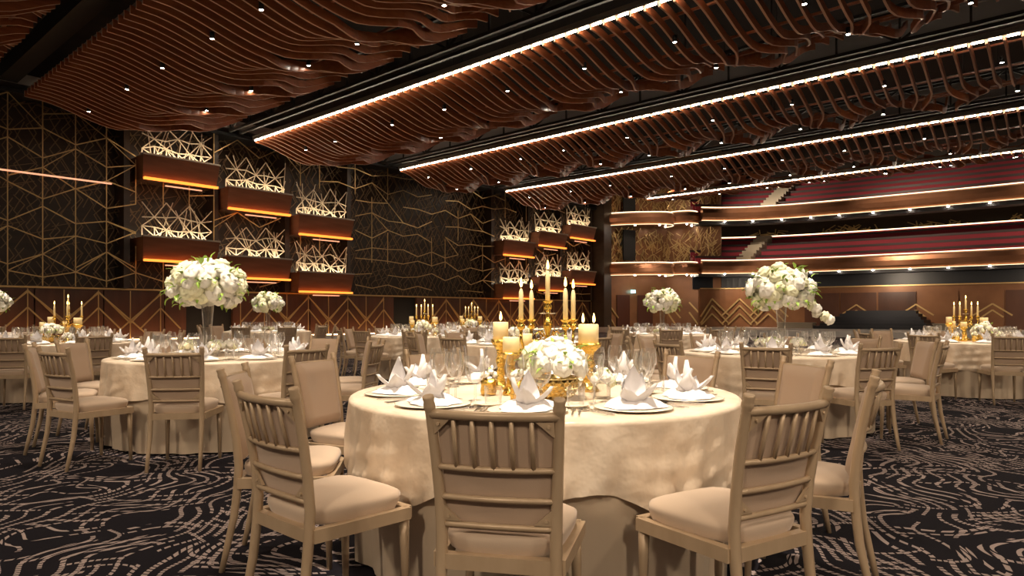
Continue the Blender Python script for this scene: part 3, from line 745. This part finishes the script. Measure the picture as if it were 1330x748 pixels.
def candle(name, label, loc, body, h, group, flames=1):
    t = thing(name, label, 'candle', loc, 0, group); ob('wax_body', body, t)
    for i in range(flames):
        dx = 0 if flames == 1 else (-.028+.056*i)*RGT.x; dy = 0 if flames == 1 else (-.028+.056*i)*RGT.y
        wk = ob('wick', WICK, t, (dx, dy, h)); ob('flame', FLAME, t, (dx, dy, h+.006))
    return t
def candelabrum_parts():
    P = []
    P.append(('base', MB().lathe([(0,0),(.085,0),(.088,.008),(.07,.018),(.05,.028),(.03,.05),(.018,.065),(0,.066)], 24).mesh('base', M['gold'])))
    P.append(('stem', MB().lathe([(.012,.06),(.020,.09),(.012,.12),(.010,.16),(.018,.19),(.030,.215),(.034,.235),(.022,.255),(.013,.27),(.013,.30),(.022,.325),(.026,.345),(.014,.37),(.011,.40),(.012,.425)], 16, cap0=True, cap1=True).mesh('stem', M['gold'])))
    P.append(('drip_disc', MB().lathe([(.0,.398),(.045,.400),(.052,.404),(.045,.406),(0,.405)], 20).mesh('drip_disc', M['silver'])))
    P.append(('cup', MB().lathe([(.008,.415),(.020,.425),(.024,.44),(.014,.452),(.028,.466),(.030,.470),(.013,.462),(0,.455)], 14).mesh('cup', M['gold'])))
    for k in range(4):
        a = TH + math.radians(30+90*k); ca, sa = math.cos(a), math.sin(a)
        prof = [(.015,.235),(.05,.262),(.085,.255),(.105,.222),(.125,.208),(.150,.222),(.164,.262),(.165,.315)]
        mb = MB().tube([(r*ca, r*sa, z) for r, z in prof], [.009,.008,.007,.008,.008,.008,.008,.009], 7)
        mb.tube([(r*ca, r*sa, z) for r, z in ((.03,.28),(.055,.31),(.08,.29),(.075,.265),(.062,.275))], .005, 6)
        P.append(('arm', mb.mesh('arm', M['gold'])))
        P.append(('cup', MB().lathe([(.008,.0),(.021,.012),(.023,.026),(.012,.038),(.028,.052),(.030,.057),(.013,.05),(0,.042)], 14, o=(.165*ca,.165*sa,.315)).mesh('cup', M['gold'])))
    return P
CANDB = candelabrum_parts()
def holder_mesh(h, r):
    return MB().lathe([(0,0),(r*.95,0),(r*.98,.01),(r*.7,.03),(r*.42,.07),(r*.55,.3*h),(r*.40,.42*h),(r*.62,.56*h),(r*.45,.68*h),(r*.55,.8*h),(r*1.15,.93*h),(r*1.22,h),(r*1.0,h-.002),(0,h-.004)], 20).mesh('candle_holder', M['goldrough'])
def pillar_set(T, name, la, d, hz, r, ch, fl, grp):
    p = W(la, d, TZ+.002)
    tag(ob('candle_holder', holder_mesh(hz, r*1.05), None, p), f'ornate gold candle holder on {name}', 'candle holder', 'gold holders on '+name)
    body = candle_parts(r, ch)
    if fl: candle('pillar_candle', f'lit ivory pillar candle on {name}', p+Vector((0,0,hz-.003)), body, ch, 'lit pillar candles on '+name, fl)
    else:
        t = thing('pillar_candle', f'unlit ivory pillar candle on {name}', 'candle', p+Vector((0,0,hz-.003)), 0, 'unlit pillar candles on '+name); ob('wax_body', body, t); ob('wick', WICK, t, (0,0,ch))
def candle_table(k, name, la, d, lit):
    p = W(la+.03, d+.10, TZ+.002)
    t = thing('candelabrum', f'gold five-branched candelabrum on {name}', 'candelabrum', p)
    for n, me in CANDB: ob(n, me, t)
    tips = [(0,0,.462)] + [(.165*math.cos(TH+math.radians(30+90*q)), .165*math.sin(TH+math.radians(30+90*q)), .315+.049) for q in range(4)]
    for x, y, z in tips: candle('taper_candle', f'ivory taper candle in the candelabrum on {name}', p+Vector((x,y,z)), TAPER, .167, 'taper candles on '+name)
    pillar_set(k, name, la-.22, d+.10, .265, .041, .095, 1 if lit else 0, 0)
    pillar_set(k, name, la-.165, d-.15, .21, .041, .078, 0, 0)
    pillar_set(k, name, la-.085, d+.22, .21, .036, .085, 0, 0)
    pillar_set(k, name, la+.235, d, .25, .053, .10, 2 if lit else 0, 0)
    b = W(la+.04, d-.275, TZ+.002)
    tag(ob('gold_bowl', BOWL, None, b), f'pale gold studded bowl on {name}', 'bowl')
    bouquet(f'low white rose dome in gold bowl on {name}', b+Vector((0,0,.155)), .14, .115, 30 if lit else 18, 40 if lit else 10, .042, 40+k, low=-.1)
    for q, (a, e, h) in enumerate(((-.13,-.34,.09), (-.275,-.165,.075))):
        v = W(la+a, d+e, TZ+.002)
        tag(ob('gold_votive', MB().lathe([(0,0),(.035,0),(.040,.02),(.037,h*.7),(.042,h),(.036,h),(.03,.02),(0,.012)], 16).mesh('gold_votive', M['goldrough']), None, v), f'crumpled gold votive cup on {name}', 'votive cup', 'gold votives on '+name)
        bouquet(f'little white posy in gold votive on {name}', v+Vector((0,0,h+.015)), .035, .03, 5, 5, .020, 60+q+k*3, 'posies on '+name, low=0)
    v = W(la+.27, d-.28, TZ+.002)
    tag(ob('posy_glass', MB().lathe([(0,.004),(.036,.004),(.038,.01),(.042,.10)], 18).mesh('posy_glass', M['vase']), None, v), f'clear glass tumbler filled with a posy on {name}', 'glass')
    bouquet(f'small rose posy in tumbler on {name}', v+Vector((0,0,.09)), .05, .05, 9, 9, .026, 90+k, low=-.3)
    v = W(la+.185, d-.365, TZ+.002)
    tag(ob('tealight_glass', TUMB, None, v), f'low clear tealight glass on {name}', 'glass')
VASE = MB().lathe([(0,.004),(.055,.004),(.052,.014),(.034,.03),(.034,.10),(.040,.28),(.056,.47),(.058,.48)], 24).mesh('trumpet_vase', M['vase'])
def vase_table(k, name, la, d, big):
    p = W(la+{1:-.12, 2:.06}.get(k, 0), d, TZ+.002)
    tag(ob('trumpet_vase', VASE, None, p), f'tall clear trumpet vase on {name}', 'vase')
    bouquet(f'large white rose ball atop the vase on {name}', p+Vector((0,0,.665)), .315, .225, 60 if big else 42, 95 if big else 50, .078 if big else .088, 20+k, low=-.8,
            trail=tuple(RGT*.27+Vector((0,0,-.10))) if k == 2 else None)
    if big:
        for q in range(5):
            a = 1.1+q*1.256; v = p+Vector((.20*math.cos(a), .20*math.sin(a), 0))
            tag(ob('posy_glass', MB().lathe([(0,.004),(.036,.004),(.038,.01),(.042,.075)], 16).mesh('posy_glass', M['vase']), None, v), f'small clear posy glass on {name}', 'glass', 'posy glasses on '+name)
            bouquet(f'cream posy by the tall vase on {name}', v+Vector((0,0,.09)), .06, .05, 10, 7, .030, 130+q+k*7, 'posies on '+name, low=-.2)
    else:
        bouquet(f'cream flower ring round the vase on {name}', p+Vector((0,0,.055)), .15, .035, 14, 8, .04, 170+k, low=.0)
NAMES = {0: 'the burning candelabrum table', 1: 'the bouquet table below the near wall boxes', 2: 'the bouquet table before the dark steps',
         3: 'the candle table beside the dark steps', 4: 'the candle table by the dark lattice', 5: 'the candle table before the small doorway',
         6: 'the candle table by the plain lattice', 7: 'the bouquet table beside the left wall', 8: 'the bouquet table before the exit sign',
         10: 'the bouquet table in the lattice corner', 11: 'the rose bowl table between the candle tables'}
SHORT = {0: 'burning candelabrum', 1: 'big near-wall bouquet', 2: 'big steps-side bouquet', 3: 'steps-side candles', 4: 'lattice-side candles', 5: 'doorway candles',
         6: 'plain-lattice candles', 7: 'left-wall bouquet', 8: 'exit-sign bouquet', 10: 'corner bouquet', 11: 'lone rose bowl'}
def side_of(k, p):
    best = min(((W(TABLES[j][0], TABLES[j][1])-p).length, j) for j in TABLES if j != k)
    return f'towards the {SHORT[best[1]]}' if best[0] < 3.6 else 'on the open carpet'
for k, (la, d, a0) in TABLES.items():
    name = NAMES[k]; c = W(la, d); near = d < 8
    t = thing('banquet_table', f'round banquet table under ivory cloths, {name[4:]}', 'table', c)
    ob('tabletop', MB().lathe([(0,TZ-.04),(TR-.02,TZ-.04),(TR-.02,TZ-.012),(0,TZ-.012)], 32).mesh('tabletop', M['door']), t)
    for q in range(4):
        a = PI/4+q*PI/2; ob('leg', MB().tube([(.5*math.cos(a),.5*math.sin(a),0),(.5*math.cos(a),.5*math.sin(a),TZ-.04)], .02, 6).mesh('leg', M['black']), t)
    tag(ob('tablecloth', UNDER[k % 3], None, c, (0,0,k*.7)), f'floor length ivory linen cloth on {name}', 'tablecloth', 'ivory tablecloths')
    tag(ob('table_topper', cloth_over(k, TH-.9+.13*k), None, c), f'shiny crinkled ivory topper cloth on {name}', 'tablecloth', 'satin table toppers')
    rr = random.Random(100+k)
    for i in range(10):
        al = math.radians(a0+36*i); u = RGT*math.cos(al)+FWD*math.sin(al); tn = Vector((0,0,1)).cross(u)
        jit = rr.uniform(-.02,.05) if k else 0
        # chair looks at the table centre: its local +Y points along -u
        rz = math.atan2(u.x, -u.y) + (rr.uniform(-.10,.10))
        chair(f'champagne banquet chair, {SHORT[k]} table, {T0SIDE.get(i) if k == 0 and i in T0SIDE else side_of(k, c+u*SEATR)}', 'chairs at '+name, c+u*(SEATR+jit), rz)
        zt = TZ+.002
        if k == 10 and i not in (7,8,9,0): continue
        pz = math.atan2(u.x, -u.y)
        p = c+u*.735
        tag(ob('charger_plate', CHARGER, None, (p.x,p.y,zt), (0,0,pz)), f'cream charger plate under a napkin on {name}', 'plate', 'charger plates on '+name)
        tag(ob('napkin', NAPK[rr.randrange(5)], None, (p.x,p.y,zt+.0105), (0,0,pz+rr.uniform(-.5,.5)+(0 if i % 2 else .4))), f'white napkin folded to points on {name}', 'napkin', 'napkins on '+name)
        g = [(WINE,.548,-.075,'wine_glass','slender clear wine glass'), (GOB,.528,.035,'water_goblet','wide clear water goblet')]
        if near: g.append((TUMB,.56,-.165,'tumbler','low clear water tumbler'))
        for me, ra, ta, nm, ds in g:
            q = c+u*(ra+rr.uniform(-.015,.0))+tn*(ta+rr.uniform(-.010,.010))
            tag(ob(nm, me, None, (q.x,q.y,zt)), f'{ds} on {name}', 'glass', {'wine_glass':'wine glasses','water_goblet':'goblets','tumbler':'tumblers'}[nm]+' on '+name)
        if near:
            for me, nm, ta, ra in ((FORK,'fork',.185,.74), (FORK,'fork',.212,.74), (KNIFE,'knife',-.185,.74), (SPOON,'spoon',-.212,.74)):
                q = c+u*ra+tn*ta
                tag(ob(nm, me, None, (q.x,q.y,zt), (0,0,pz)), f'polished steel {nm} beside a plate on {name}', 'cutlery', nm+'s on '+name)
            q = c+u*.56+tn*.175
            tag(ob('bread_plate', SIDEPL, None, (q.x,q.y,zt)), f'small cream bread plate on {name}', 'plate', 'bread plates on '+name)
    if k in (0,3,4,5,6): candle_table(k, name, la, d, k == 0)
    elif k == 11:
        b = W(la, d, TZ+.002)
        tag(ob('gold_bowl', BOWL, None, b), f'pale gold studded bowl on {name}', 'bowl')
        bouquet(f'low white rose dome on {name}', b+Vector((0,0,.13)), .13, .11, 16, 8, .045, 50, low=-.25)
    else: vase_table(k, name, la, d, k in (1,2))
